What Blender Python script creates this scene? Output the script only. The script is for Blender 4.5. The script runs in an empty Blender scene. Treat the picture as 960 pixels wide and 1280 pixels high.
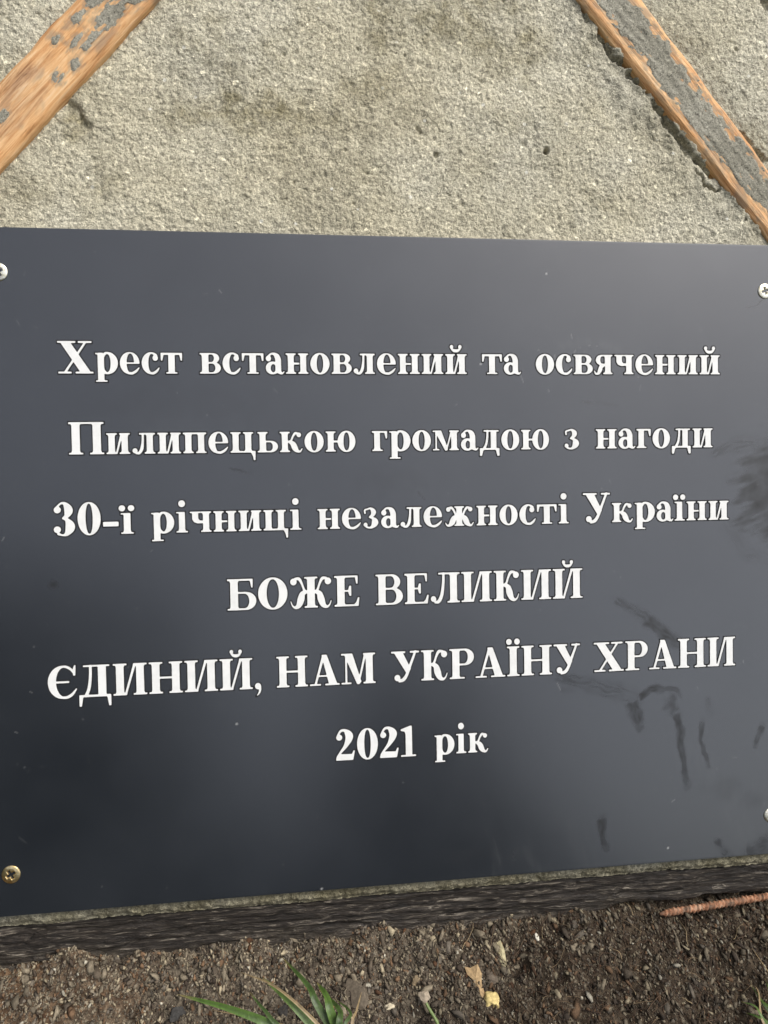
import bpy, bmesh, math, random
import numpy as np
from mathutils import Vector, Matrix

random.seed(7)
rng = np.random.default_rng(11)
S = bpy.context.scene
COL = S.collection

# ------------------------------------------------------------------ frame of the sloping concrete face
# plaque coordinates: u to the right, v up the slope, n out of the face (metres)
LEAN = math.radians(35)
sL, cL = math.sin(LEAN), math.cos(LEAN)
U = np.array([1.0, 0, 0]); V = np.array([0, sL, cL]); N = np.array([0, -cL, sL])
FOOT_V, FOOT_N = -0.1830, -0.0125
ORI = -(FOOT_V * V + FOOT_N * N)                      # foot of the plank sits on z = 0, y = 0
def W(u, v, n=0.0):
    return ORI + np.multiply.outer(np.asarray(u, float), U) + np.multiply.outer(np.asarray(v, float), V) + np.multiply.outer(np.asarray(n, float) + 0*np.asarray(u, float), N)
FACE = Matrix(((U[0], V[0], N[0], ORI[0]), (U[1], V[1], N[1], ORI[1]), (U[2], V[2], N[2], ORI[2]), (0, 0, 0, 1)))

# ------------------------------------------------------------------ camera (solved from the plaque's edges and lines of text)
_r = np.array([0.0292, -0.1304, -0.0193]); _t = np.array([0.0123950, 0.0248795, 0.385])
_th = np.linalg.norm(_r); _k = _r / _th
_K = np.array([[0, -_k[2], _k[1]], [_k[2], 0, -_k[0]], [-_k[1], _k[0], 0]])
A = (np.eye(3) + math.sin(_th) * _K + (1 - math.cos(_th)) * _K @ _K) @ np.diag([1, -1, -1])
CP = -A.T @ _t                                        # camera in plaque coordinates
def dirw(d): return d[0] * U + d[1] * V + d[2] * N
CW = W(CP[0], CP[1], CP[2])
cam = bpy.data.cameras.new('camera'); co = bpy.data.objects.new('camera', cam); COL.objects.link(co)
right, down, fwd = dirw(A[0]), dirw(A[1]), dirw(A[2])
M = Matrix.Identity(4)
for i in range(3):
    M[i][0] = right[i]; M[i][1] = -down[i]; M[i][2] = -fwd[i]; M[i][3] = CW[i]
co.matrix_world = M
cam.sensor_fit = 'VERTICAL'; cam.sensor_height = 36; cam.sensor_width = 27; cam.lens = 36 * 1000 / 1280
cam.clip_start = 0.01; cam.clip_end = 5000
S.camera = co
def ray(x, y):                                        # photo pixel (960 x 1280) -> world direction
    d = np.array([(x - 480) / 1000, (y - 640) / 1000, 1.0])
    return d[0] * right + d[1] * down + d[2] * fwd
def face_uv(x, y, n=0.0):                             # where that sight line meets the face
    d = A.T @ np.array([(x - 480) / 1000, (y - 640) / 1000, 1.0])
    s = (n - CP[2]) / d[2]
    return CP[0] + s * d[0], CP[1] + s * d[1]
def at_z(x, y, z=0.0):
    d = ray(x, y); s = (z - CW[2]) / d[2]
    return CW + s * d

# ------------------------------------------------------------------ daylight: bright overcast
SUN_EL, SUN_AZ = math.radians(62), math.radians(108)  # azimuth clockwise from +Y
wd = bpy.data.worlds.new('World'); S.world = wd; wd.use_nodes = True
nt = wd.node_tree; nt.nodes.clear()
wo = nt.nodes.new('ShaderNodeOutputWorld'); bg = nt.nodes.new('ShaderNodeBackground')
sky = nt.nodes.new('ShaderNodeTexSky'); sky.sky_type = 'NISHITA'; sky.sun_disc = False
sky.sun_elevation = SUN_EL; sky.sun_rotation = SUN_AZ; sky.air_density = 1.0; sky.dust_density = 4.0; sky.ozone_density = 1.0
hs = nt.nodes.new('ShaderNodeHueSaturation'); hs.inputs['Saturation'].default_value = 0.36
bg.inputs['Strength'].default_value = 0.15
nt.links.new(sky.outputs[0], hs.inputs['Color']); nt.links.new(hs.outputs[0], bg.inputs['Color']); nt.links.new(bg.outputs[0], wo.inputs['Surface'])
sun = bpy.data.lights.new('sun', 'SUN'); sun.energy = 1.5; sun.angle = math.radians(25); sun.color = (1, 0.965, 0.90)
so = bpy.data.objects.new('sun', sun); COL.objects.link(so)
sd = Vector((math.sin(SUN_AZ) * math.cos(SUN_EL), math.cos(SUN_AZ) * math.cos(SUN_EL), math.sin(SUN_EL)))
so.rotation_euler = sd.to_track_quat('Z', 'Y').to_euler()
vs = S.view_settings
vs.view_transform = 'Standard'; vs.look = 'None'; vs.gamma = 1; vs.use_curve_mapping = False; vs.exposure = 0.43
S.cycles.max_bounces = 5

# ------------------------------------------------------------------ helpers
_perm = np.random.default_rng(3).permutation(4096)
_ang = np.random.default_rng(4).random(4096) * 2 * math.pi
_gx, _gy = np.cos(_ang), np.sin(_ang)
def pn(x, y, seed=0):
    x = np.asarray(x, float); y = np.asarray(y, float)
    xi = np.floor(x).astype(int); yi = np.floor(y).astype(int); fx = x - xi; fy = y - yi
    def g(i, j, dx, dy):
        h = _perm[(_perm[(i + seed * 131) & 4095] + j) & 4095]
        return _gx[h] * dx + _gy[h] * dy
    su = fx * fx * fx * (fx * (fx * 6 - 15) + 10); sv = fy * fy * fy * (fy * (fy * 6 - 15) + 10)
    a = g(xi, yi, fx, fy); b = g(xi + 1, yi, fx - 1, fy); c = g(xi, yi + 1, fx, fy - 1); d = g(xi + 1, yi + 1, fx - 1, fy - 1)
    return ((a + (b - a) * su) * (1 - sv) + (c + (d - c) * su) * sv) * 1.5
def fbm(x, y, seed=0, o=4, g=0.5):
    r = 0; a = 1.0
    for i in range(o):
        r = r + a * pn(x * 2 ** i, y * 2 ** i, seed + i); a *= g
    return r
def sst(a, b, x):
    t = np.clip((x - a) / (b - a), 0, 1); return t * t * (3 - 2 * t)
def seg_d(x, y, pts):                                 # distance to a polyline, and the position along it (0..1)
    best = np.full(np.shape(x), 1e9); tt = np.zeros(np.shape(x)); n = len(pts) - 1
    for i in range(n):
        ax, ay = pts[i]; bx, by = pts[i + 1]; dx, dy = bx - ax, by - ay; L2 = dx * dx + dy * dy + 1e-18
        t = np.clip(((x - ax) * dx + (y - ay) * dy) / L2, 0, 1)
        d = np.hypot(x - ax - t * dx, y - ay - t * dy); m = d < best
        best = np.where(m, d, best); tt = np.where(m, (i + t) / n, tt)
    return best, tt

def link(name, me, mats, parent=None, smooth=True):
    for m in (mats if isinstance(mats, (list, tuple)) else [mats]): me.materials.append(m)
    o = bpy.data.objects.new(name, me); COL.objects.link(o)
    if parent: o.parent = parent
    if smooth and len(me.polygons): me.polygons.foreach_set('use_smooth', np.ones(len(me.polygons), bool))
    return o
def mesh(verts, faces):
    me = bpy.data.meshes.new('m'); me.from_pydata([tuple(v) for v in verts], [], [tuple(f) for f in faces]); me.update(); return me
def npmesh(verts, quads):
    verts = np.ascontiguousarray(verts, np.float32).reshape(-1, 3); quads = np.asarray(quads, np.int32); k = quads.shape[1]
    me = bpy.data.meshes.new('m'); me.vertices.add(len(verts)); me.vertices.foreach_set('co', verts.ravel())
    me.loops.add(quads.size); me.loops.foreach_set('vertex_index', quads.ravel())
    me.polygons.add(len(quads)); me.polygons.foreach_set('loop_start', np.arange(len(quads), dtype=np.int32) * k)
    me.update(calc_edges=True); me.validate(); return me
def grid_quads(nx, ny):
    i = np.arange(nx * ny).reshape(ny, nx)
    return np.stack([i[:-1, :-1], i[:-1, 1:], i[1:, 1:], i[1:, :-1]], -1).reshape(-1, 4)
def attr(me, name, vals):
    a = me.attributes.new(name, 'FLOAT', 'POINT'); a.data.foreach_set('value', np.ascontiguousarray(vals, np.float32).ravel())
def attrc(me, name, vals):
    a = me.attributes.new(name, 'FLOAT_COLOR', 'POINT')
    v = np.concatenate([vals, np.ones((len(vals), 1))], 1); a.data.foreach_set('color', np.ascontiguousarray(v, np.float32).ravel())
def tag(o, label=None, cat=None, group=None, kind=None):
    for k, v in (('label', label), ('category', cat), ('group', group), ('kind', kind)):
        if v: o[k] = v
    return o
def empty(name, loc):
    o = bpy.data.objects.new(name, None); o.location = tuple(loc); o.empty_display_size = 0.02; COL.objects.link(o); return o
def adopt(o, par):                                    # keep world place when parented to an unrotated Empty
    o.parent = par; o.location = -Vector(par.location); return o

class Mat:
    def __init__(s, name, rough=0.6, spec=0.5, col=(0.5, 0.5, 0.5), metal=0.0):
        s.m = bpy.data.materials.new(name); s.m.use_nodes = True; s.t = s.m.node_tree; s.b = s.t.nodes['Principled BSDF']
        s.b.inputs['Roughness'].default_value = rough; s.b.inputs['Specular IOR Level'].default_value = spec
        s.b.inputs['Metallic'].default_value = metal; s.b.inputs['Base Color'].default_value = (*col, 1)
        s.tc = s.t.nodes.new('ShaderNodeTexCoord'); s.vec = s.tc.outputs['Object']
    def L(s, a, b): s.t.links.new(a, b)
    def mapping(s, scale=(1, 1, 1), rot=(0, 0, 0)):
        n = s.t.nodes.new('ShaderNodeMapping'); n.inputs['Scale'].default_value = scale; n.inputs['Rotation'].default_value = rot
        s.L(s.vec, n.inputs['Vector']); return n.outputs[0]
    def noise(s, scale, detail=4, rough=0.55, vec=None, dist=0.0):
        n = s.t.nodes.new('ShaderNodeTexNoise'); n.inputs['Scale'].default_value = scale; n.inputs['Detail'].default_value = detail
        n.inputs['Roughness'].default_value = rough; n.inputs['Distortion'].default_value = dist
        s.L(vec if vec is not None else s.vec, n.inputs['Vector']); return n.outputs['Fac']
    def voro(s, scale, vec=None, feature='F1'):
        n = s.t.nodes.new('ShaderNodeTexVoronoi'); n.inputs['Scale'].default_value = scale; n.feature = feature
        s.L(vec if vec is not None else s.vec, n.inputs['Vector']); return n
    def ramp(s, fac, stops):
        n = s.t.nodes.new('ShaderNodeValToRGB'); e = n.color_ramp.elements
        while len(e) < len(stops): e.new(0.5)
        for i, (p, c) in enumerate(stops):
            e[i].position = p; e[i].color = (*(c if isinstance(c, (tuple, list)) else (c, c, c)), 1)
        s.L(fac, n.inputs['Fac']); return n.outputs['Color']
    def mix(s, fac, a, b, mode='MIX'):
        n = s.t.nodes.new('ShaderNodeMix'); n.data_type = 'RGBA'; n.blend_type = mode
        for sock, v in ((n.inputs['Factor'], fac), (n.inputs['A'], a), (n.inputs['B'], b)) if False else ((n.inputs[0], fac), (n.inputs[6], a), (n.inputs[7], b)):
            if isinstance(v, (int, float)): sock.default_value = v
            elif isinstance(v, tuple): sock.default_value = (*v, 1)
            else: s.L(v, sock)
        return n.outputs[2]
    def math(s, op, a, b=0.0):
        n = s.t.nodes.new('ShaderNodeMath'); n.operation = op
        for i, v in enumerate((a, b)):
            if isinstance(v, (int, float)): n.inputs[i].default_value = v
            else: s.L(v, n.inputs[i])
        return n.outputs[0]
    def attr(s, name, col=False):
        n = s.t.nodes.new('ShaderNodeAttribute'); n.attribute_name = name; return n.outputs['Color' if col else 'Fac']
    def bump(s, h, dist, strength=1.0, prev=None):
        n = s.t.nodes.new('ShaderNodeBump'); n.inputs['Strength'].default_value = strength; n.inputs['Distance'].default_value = dist
        s.L(h, n.inputs['Height'])
        if prev is not None: s.L(prev, n.inputs['Normal'])
        return n.outputs[0]
    def done(s, col=None, rough=None, nor=None):
        if col is not None: s.L(col, s.b.inputs['Base Color'])
        if rough is not None: s.L(rough, s.b.inputs['Roughness'])
        if nor is not None: s.L(nor, s.b.inputs['Normal'])
        return s.m

# ------------------------------------------------------------------ materials
def m_concrete():
    m = Mat('concrete', 0.9, 0.25)
    tone = m.ramp(m.noise(14, 5, 0.6), [(0.32, (0.455, 0.412, 0.295)), (0.5, (0.515, 0.474, 0.354)), (0.7, (0.56, 0.527, 0.42))])
    grain = m.noise(640, 3, 0.85, dist=1.6)
    c = m.mix(1.0, tone, m.ramp(grain, [(0.34, 0.34), (0.44, 0.86), (0.54, 1.04), (0.66, 1.6)]), 'MULTIPLY')
    v = m.voro(620)
    cell = m.ramp(v.outputs['Color'], [(0.0, 0.55), (0.5, 1.0), (0.90, 1.12), (0.96, 2.0)])
    c = m.mix(0.8, c, cell, 'MULTIPLY')
    speck = m.ramp(m.noise(520, 2, 0.5), [(0.26, 1.0), (0.32, 0.0)])
    c = m.mix(m.math('MULTIPLY', speck, 0.6), c, (0.10, 0.095, 0.085))
    ag = m.voro(240); sel = m.ramp(ag.outputs['Color'], [(0.86, 0.0), (0.88, 1.0)]); core = m.ramp(ag.outputs['Distance'], [(0.16, 1.0), (0.24, 0.0)])
    c = m.mix(m.math('MULTIPLY', m.math('MULTIPLY', sel, core), 0.8), c, (0.74, 0.72, 0.64))
    c = m.mix(m.attr('dark_tone'), c, m.mix(1.0, c, (0.50, 0.48, 0.395), 'MULTIPLY'))
    c = m.mix(m.attr('grey'), c, m.mix(1.0, c, (0.80, 0.81, 0.83), 'MULTIPLY'))
    n = m.bump(m.noise(300, 4, 0.7, dist=0.5), 0.0015, 0.8)
    n = m.bump(m.noise(800, 2, 0.6), 0.0009, 0.9, n)
    return m.done(c, None, n)
def m_mortar():
    m = Mat('mortar', 0.9, 0.2)
    c = m.ramp(m.noise(60, 4, 0.6), [(0.3, (0.27, 0.255, 0.20)), (0.7, (0.40, 0.38, 0.31))])
    c = m.mix(1.0, c, m.ramp(m.noise(760, 3, 0.85, dist=1.4), [(0.34, 0.25), (0.45, 0.80), (0.55, 1.0), (0.68, 1.5)]), 'MULTIPLY')
    return m.done(c, None, m.bump(m.noise(560, 4, 0.75, dist=0.8), 0.0012, 0.9))
def m_wood():
    m = Mat('raw_wood', 0.62, 0.3)
    vec = m.mapping((1, 0.07, 1)); g = m.noise(620, 5, 0.72, vec, 0.5); g2 = m.noise(90, 3, 0.5, m.mapping((1, 0.08, 1)))
    c = m.ramp(g, [(0.29, (0.36, 0.17, 0.065)), (0.41, (0.62, 0.315, 0.125)), (0.54, (0.76, 0.46, 0.22)), (0.70, (0.82, 0.58, 0.34))])
    c = m.mix(m.ramp(g2, [(0.32, 0.5), (0.48, 0.0)]), c, m.mix(1.0, c, (0.62, 0.45, 0.36), 'MULTIPLY'))
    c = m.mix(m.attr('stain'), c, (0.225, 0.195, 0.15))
    g3 = m.noise(160, 4, 0.7, m.mapping((1, 0.12, 1), (0, 0, 0)))
    c = m.mix(m.math('MULTIPLY', m.attr('worn'), m.ramp(g3, [(0.34, 0.2), (0.6, 1.0)])), c, m.ramp(g, [(0.32, (0.20, 0.10, 0.05)), (0.46, (0.42, 0.24, 0.125)), (0.64, (0.66, 0.45, 0.27))]))
    crk = m.ramp(m.noise(300, 3, 0.6, m.mapping((1, 0.02, 1))), [(0.29, 1.0), (0.335, 0.0)])
    c = m.mix(crk, c, (0.05, 0.028, 0.015))
    return m.done(c, None, m.bump(g, 0.0012, 0.7))
def m_plank():
    m = Mat('dark_wet_plank', 0.55, 0.35)
    vec = m.mapping((0.11, 1, 1)); g = m.noise(520, 4, 0.75, vec, 0.8)
    c = m.ramp(g, [(0.36, (0.010, 0.0078, 0.006)), (0.51, (0.026, 0.020, 0.0155)), (0.585, (0.06, 0.049, 0.038)), (0.65, (0.22, 0.19, 0.15))])
    c = m.mix(m.attr('earth'), c, m.ramp(m.noise(500, 3), [(0.3, (0.03, 0.023, 0.016)), (0.7, (0.13, 0.105, 0.075))]))
    return m.done(c, None, m.bump(g, 0.002, 1.0))
def m_plaque():
    m = Mat('satin_black_board', 0.27, 1.0)
    m.b.inputs['IOR'].default_value = 1.64
    sm = m.attr('smear'); fine = m.noise(2600, 2, 0.6); cloud = m.noise(16, 4, 0.6)
    dust = m.ramp(cloud, [(0.3, (0.010, 0.012, 0.0165)), (0.7, (0.017, 0.0195, 0.025))])
    c = m.mix(sm, dust, (0.005, 0.005, 0.005))
    c = m.mix(m.attr('scratch'), c, (0.26, 0.26, 0.25))
    rough = m.math('ADD', m.math('MULTIPLY', sm, 0.30), m.math('ADD', m.math('MULTIPLY', cloud, 0.08), 0.17))
    sp = m.math('SUBTRACT', 1.0, m.math('MULTIPLY', sm, 0.62))
    m.L(sp, m.b.inputs['Specular IOR Level'])
    return m.done(c, rough, m.bump(fine, 0.00008, 0.2))
def m_letter():
    m = Mat('white_core_lettering', 0.5, 0.35)
    c = m.ramp(m.noise(220, 4, 0.6), [(0.3, (0.72, 0.72, 0.70)), (0.6, (0.80, 0.80, 0.78))])
    return m.done(c)
def m_rim(): return Mat('halo_outline', 0.6, 0.15, (0.012, 0.012, 0.013)).m  # dark outline added round the letters, imitates a sharpening halo
def m_screw():
    m = Mat('zinc_screw', 0.34, 0.5, (0.86, 0.83, 0.70), 1.0)
    return m.done(m.ramp(m.noise(700, 3), [(0.3, (0.62, 0.55, 0.36)), (0.6, (0.90, 0.88, 0.78))]))
def m_screw_y():
    m = Mat('yellow_zinc_screw', 0.36, 0.5, (0.7, 0.52, 0.26), 1.0)
    return m.done(m.ramp(m.noise(700, 3), [(0.3, (0.50, 0.34, 0.13)), (0.65, (0.80, 0.66, 0.38))]))
def m_soil():
    m = Mat('damp_soil', 0.95, 0.15)
    c = m.ramp(m.noise(260, 5, 0.7, dist=0.4), [(0.28, (0.022, 0.016, 0.011)), (0.46, (0.085, 0.067, 0.049)), (0.62, (0.165, 0.136, 0.099)), (0.76, (0.26, 0.22, 0.165))])
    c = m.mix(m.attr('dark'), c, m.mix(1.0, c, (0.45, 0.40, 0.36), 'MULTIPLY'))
    c = m.mix(m.attr('red'), c, m.mix(1.0, c, (1.25, 0.88, 0.62), 'MULTIPLY'))
    return m.done(c, None, m.bump(m.noise(500, 4, 0.7), 0.0015, 1.0))
def m_vcol(name, rough=0.85, spec=0.25, scale=600):
    m = Mat(name, rough, spec); c = m.attr('col', True)
    c = m.mix(1.0, c, m.ramp(m.noise(scale, 3, 0.6), [(0.3, 0.7), (0.7, 1.25)]), 'MULTIPLY')
    return m.done(c, None, m.bump(m.noise(scale, 3), 0.0006, 0.6))
def m_rust():
    m = Mat('rusty_steel', 0.75, 0.3)
    c = m.ramp(m.noise(420, 4, 0.65), [(0.3, (0.12, 0.05, 0.026)), (0.48, (0.37, 0.175, 0.095)), (0.66, (0.60, 0.40, 0.27))])
    c = m.mix(m.ramp(m.noise(210, 4, 0.7), [(0.47, 0.0), (0.60, 0.8)]), c, (0.055, 0.036, 0.024))
    return m.done(c, None, m.bump(m.noise(900, 3), 0.0005, 0.9))
def m_field():
    m = Mat('meadow', 0.95, 0.1)
    c = m.ramp(m.noise(9, 12, 0.8), [(0.34, (0.022, 0.028, 0.010)), (0.5, (0.052, 0.066, 0.022)), (0.66, (0.11, 0.10, 0.05))])
    return m.done(c, None, m.bump(m.noise(120, 6, 0.8), 0.02, 1.0))
def m_reflection_hill():
    m = Mat('reflection_hill', 0.95, 0.1)
    return m.done(m.ramp(m.noise(0.35, 8, 0.7), [(0.3, (0.008, 0.011, 0.009)), (0.6, (0.017, 0.023, 0.016)), (0.8, (0.03, 0.036, 0.022))]))
CONC, MORT, WOOD, PLANK, BOARD, WHITE, RIM, ZINC, YZINC, SOIL, RUST = m_concrete(), m_mortar(), m_wood(), m_plank(), m_plaque(), m_letter(), m_rim(), m_screw(), m_screw_y(), m_soil(), m_rust()
CRUMB = m_vcol('earth_crumbs'); LEAF = m_vcol('grass_leaf', 0.45, 0.4, 300)

# ------------------------------------------------------------------ setting: far ground, and an unseen hill added for the plaque's dark reflection
def far_setting():
    xs = np.concatenate([-np.geomspace(900, 0.6, 40), [0], np.geomspace(0.6, 900, 40)])
    X, Y = np.meshgrid(xs, xs)
    Z = -0.03 + 0.05 * pn(X * 0.4, Y * 0.4, 5) * sst(1, 5, np.hypot(X, Y)) - 0.012
    tag(link('ground', npmesh(np.stack([X, Y, Z], -1), grid_quads(len(xs), len(xs))), m_field()), kind='structure')
    az = np.radians(np.linspace(-110, 75, 240)); rr = np.linspace(0, 1, 26)
    AZ, RR = np.meshgrid(az, rr); deg = np.degrees(AZ)
    el = 26 * (1 - sst(0, 29, deg)) + 2.5 - 17 * np.exp(-((deg + 1) / 5.5) ** 2) + 5 * np.exp(-((deg - 12) / 4.5) ** 2) + 1.3 * pn(deg * 0.35, RR * 5, 8) + 0.7 * pn(deg * 1.4, RR * 9, 9)  # silhouette and dip shaped for the dark and pale areas mirrored in the plaque
    R = 42 + 70 * RR; Z = np.tan(np.radians(el)) * R * RR - 0.6
    tag(link('added_reflection_hill', npmesh(np.stack([np.sin(AZ) * R, -np.cos(AZ) * R, Z], -1), grid_quads(240, 26)), m_reflection_hill()), kind='structure')
far_setting()

# ------------------------------------------------------------------ concrete base
CN = -0.0045                                          # mean level of the concrete, plaque front is n = 0
def P(*pts, n=CN): return [face_uv(x, y, n) for x, y in pts]
def concrete():
    us = np.concatenate([np.linspace(-0.42, -0.212, 40)[:-1], np.arange(-0.212, 0.215, 0.00052), np.linspace(0.215, 0.42, 40)[1:]])
    vv = np.concatenate([[-0.1640, -0.1637], np.arange(-0.1633, -0.150, 0.00055), np.linspace(-0.149, 0.148, 40), np.arange(0.1485, 0.300, 0.00052), np.linspace(0.301, 0.62, 50)])
    X, Y = np.meshgrid(us, vv)
    h = 0.0011 * fbm(X * 22, Y * 22, 1, 3) + 0.00035 * fbm(X * 110, Y * 110, 20, 3) + 0.00035 * fbm(X * 420, Y * 420, 30, 2, 0.7)
    pit = fbm(X * 190, Y * 190, 41, 2); h -= 0.0012 * sst(0.66, 0.98, pit) * sst(-0.1, 0.4, pn(X * 30, Y * 30, 50))
    lump = pn(X * 260, Y * 260, 61); h += 0.0005 * sst(0.5, 0.9, lump)
    # crevices beside the right lath, and the broken hollow beside the left one
    for pts, wd_, dp in ((P((748, 40), (757, 60), (772, 78), (790, 84)), 0.0011, 0.005), (P((784, 92), (806, 112), (822, 138), (838, 160), (868, 200), (890, 222)), 0.0011, 0.005),
                         (P((826, 150), (845, 175), (870, 215), (880, 232), (898, 240)), 0.0009, 0.004), (P((890, 208), (908, 232), (925, 246), (936, 262), (944, 272)), 0.0016, 0.006),
                         (P((926, 168), (940, 182), (958, 200)), 0.0013, 0.004), (P((726, 8), (733, 28)), 0.0009, 0.003)):
        d, t = seg_d(X + 0.0012 * fbm(X * 260, Y * 260, 70, 2), Y + 0.0012 * fbm(X * 260, Y * 260, 77, 2), pts)
        h -= 0.75 * dp * (1 - sst(wd_ * 0.35, wd_ * 1.5, d)) * sst(-0.65, 0.1, pn(X * 120, Y * 120, 79))
    lip, _ = seg_d(X, Y, P((740, 30), (800, 120), (860, 205), (930, 275)))
    edge, _ = seg_d(X, Y, P((660, -82), (985, 328), n=-0.0025)); h += 0.0011 * sst(0.0034, 0.0006, edge) * sst(-0.45, 0.1, pn(X * 70, Y * 70, 85))
    h += 0.0013 * sst(0.012, 0.004, lip) * (0.4 + pn(X * 150, Y * 150, 83))
    hole = P((683, 189))[0]; d = np.hypot((X - hole[0]) * 1.3, Y - hole[1]); h -= 0.006 * (1 - sst(0.0009, 0.0020, d))
    for (px, py), r in (((90, 140), 0.006), ((104, 158), 0.005), ((545, 195), 0.002)):
        c = P((px, py))[0]; d = np.hypot(X - c[0], Y - c[1]) + 0.0012 * pn(X * 300, Y * 300, 90); h -= 0.0022 * (1 - sst(r * 0.4, r, d))
    dark_tone = np.zeros_like(X)  # damp patches on the upper face
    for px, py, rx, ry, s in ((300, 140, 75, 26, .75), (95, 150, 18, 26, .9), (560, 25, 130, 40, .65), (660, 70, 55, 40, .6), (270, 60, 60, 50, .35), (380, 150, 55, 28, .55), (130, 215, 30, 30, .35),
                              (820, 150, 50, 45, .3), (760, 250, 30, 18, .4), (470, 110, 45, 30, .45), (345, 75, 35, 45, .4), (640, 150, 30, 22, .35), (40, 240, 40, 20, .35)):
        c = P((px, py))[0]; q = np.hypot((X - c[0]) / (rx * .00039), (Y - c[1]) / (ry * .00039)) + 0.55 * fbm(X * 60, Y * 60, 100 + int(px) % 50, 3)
        dark_tone = np.maximum(dark_tone, s * (1 - sst(0.25, 1.25, q)))
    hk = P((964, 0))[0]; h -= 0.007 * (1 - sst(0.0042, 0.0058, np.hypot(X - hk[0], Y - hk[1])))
    dark_tone = np.clip(dark_tone * (0.88 + 0.6 * fbm(X * 170, Y * 170, 160, 3)) + 0.18 * sst(0.05, 0.8, fbm(X * 45, Y * 45, 165, 4)), 0, 1)
    dark_tone = np.maximum(dark_tone, 1.0 * sst(-0.145, -0.157, Y) * (0.8 + 0.4 * pn(X * 80, Y * 80, 140)))  # darker tone towards the bottom edge
    lath, _ = seg_d(X, Y, P((745, -20), (985, 300)))
    grey = np.clip(0.9 * sst(0.045, 0.008, lath) + 0.6 * sst(-0.2, 0.9, fbm(X * 12, Y * 12, 150, 4)), 0, 1)
    grey = np.maximum(grey, sst(-0.148, -0.157, Y)); h += 0.0006 * fbm(X * 300, Y * 300, 147, 2) * sst(-0.150, -0.157, Y)
    h -= 0.0025 * sst(-0.1605, -0.1640, Y + 0.0012 * fbm(X * 90, Y * 30, 145, 3))
    front = W(X, Y, CN + h); ny, nx = X.shape
    q = grid_quads(nx, ny)
    # sides, back and underside: border ring extruded back
    idx = np.arange(nx * ny).reshape(ny, nx)
    ring = np.concatenate([idx[0, :-1], idx[:-1, -1], idx[-1, :0:-1], idx[:0:-1, 0]])
    rv = front.reshape(-1, 3)[ring]; Xr, Yr = X.ravel()[ring], Y.ravel()[ring]
    b0 = W(Xr, Yr, 0 * Xr - 0.16); k = len(ring); base = nx * ny
    j = np.arange(k); side = np.stack([ring, base + j, base + (j + 1) % k, ring[(j + 1) % k]], 1)
    me = npmesh(np.concatenate([front.reshape(-1, 3), b0]), np.concatenate([q, side[:, ::-1]]))
    pad = np.zeros(k); attr(me, 'dark_tone', np.concatenate([dark_tone.ravel(), pad])); attr(me, 'grey', np.concatenate([grey.ravel(), pad]))
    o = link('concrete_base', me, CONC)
    return tag(o, 'rough grey sandy concrete base with a sloping face that carries the dark plaque', 'concrete base')
concrete()

# ------------------------------------------------------------------ plank at the foot of the concrete
def plank():
    xs = np.arange(-0.42, 0.42, 0.0012); s = np.linspace(0, 1, 30)
    X, T = np.meshgrid(xs, s)
    v = -0.1640 - 0.030 * T; n = -0.0072 - 0.004 * T + 0.0014 * fbm(X * 25, v * 300, 200, 3) + 0.0007 * fbm(X * 120, v * 900, 210, 2)
    n = n - 0.007 * sst(0.085, 0.125, X) * sst(0.52, 0.66, T + 0.05 * fbm(X * 60, T, 230, 2))
    n = np.where(T < 0.03, -0.05, n)
    me = npmesh(W(X, v, n), grid_quads(len(xs), 30)[:, ::-1])
    e = sst(0.40, 0.95, T + 0.20 * fbm(X * 30, T * 3, 220, 4) + 0.14 * fbm(X * 400, T * 16, 226, 3)) * 0.85
    attr(me, 'earth', e)
    o = link('plank', me, PLANK); md = o.modifiers.new('thick', 'SOLIDIFY'); md.thickness = 0.022; md.offset = 0
    md.offset = -1
    tag(o, 'dark wet weathered plank lying along the foot of the concrete base', 'plank')
plank()

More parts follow.
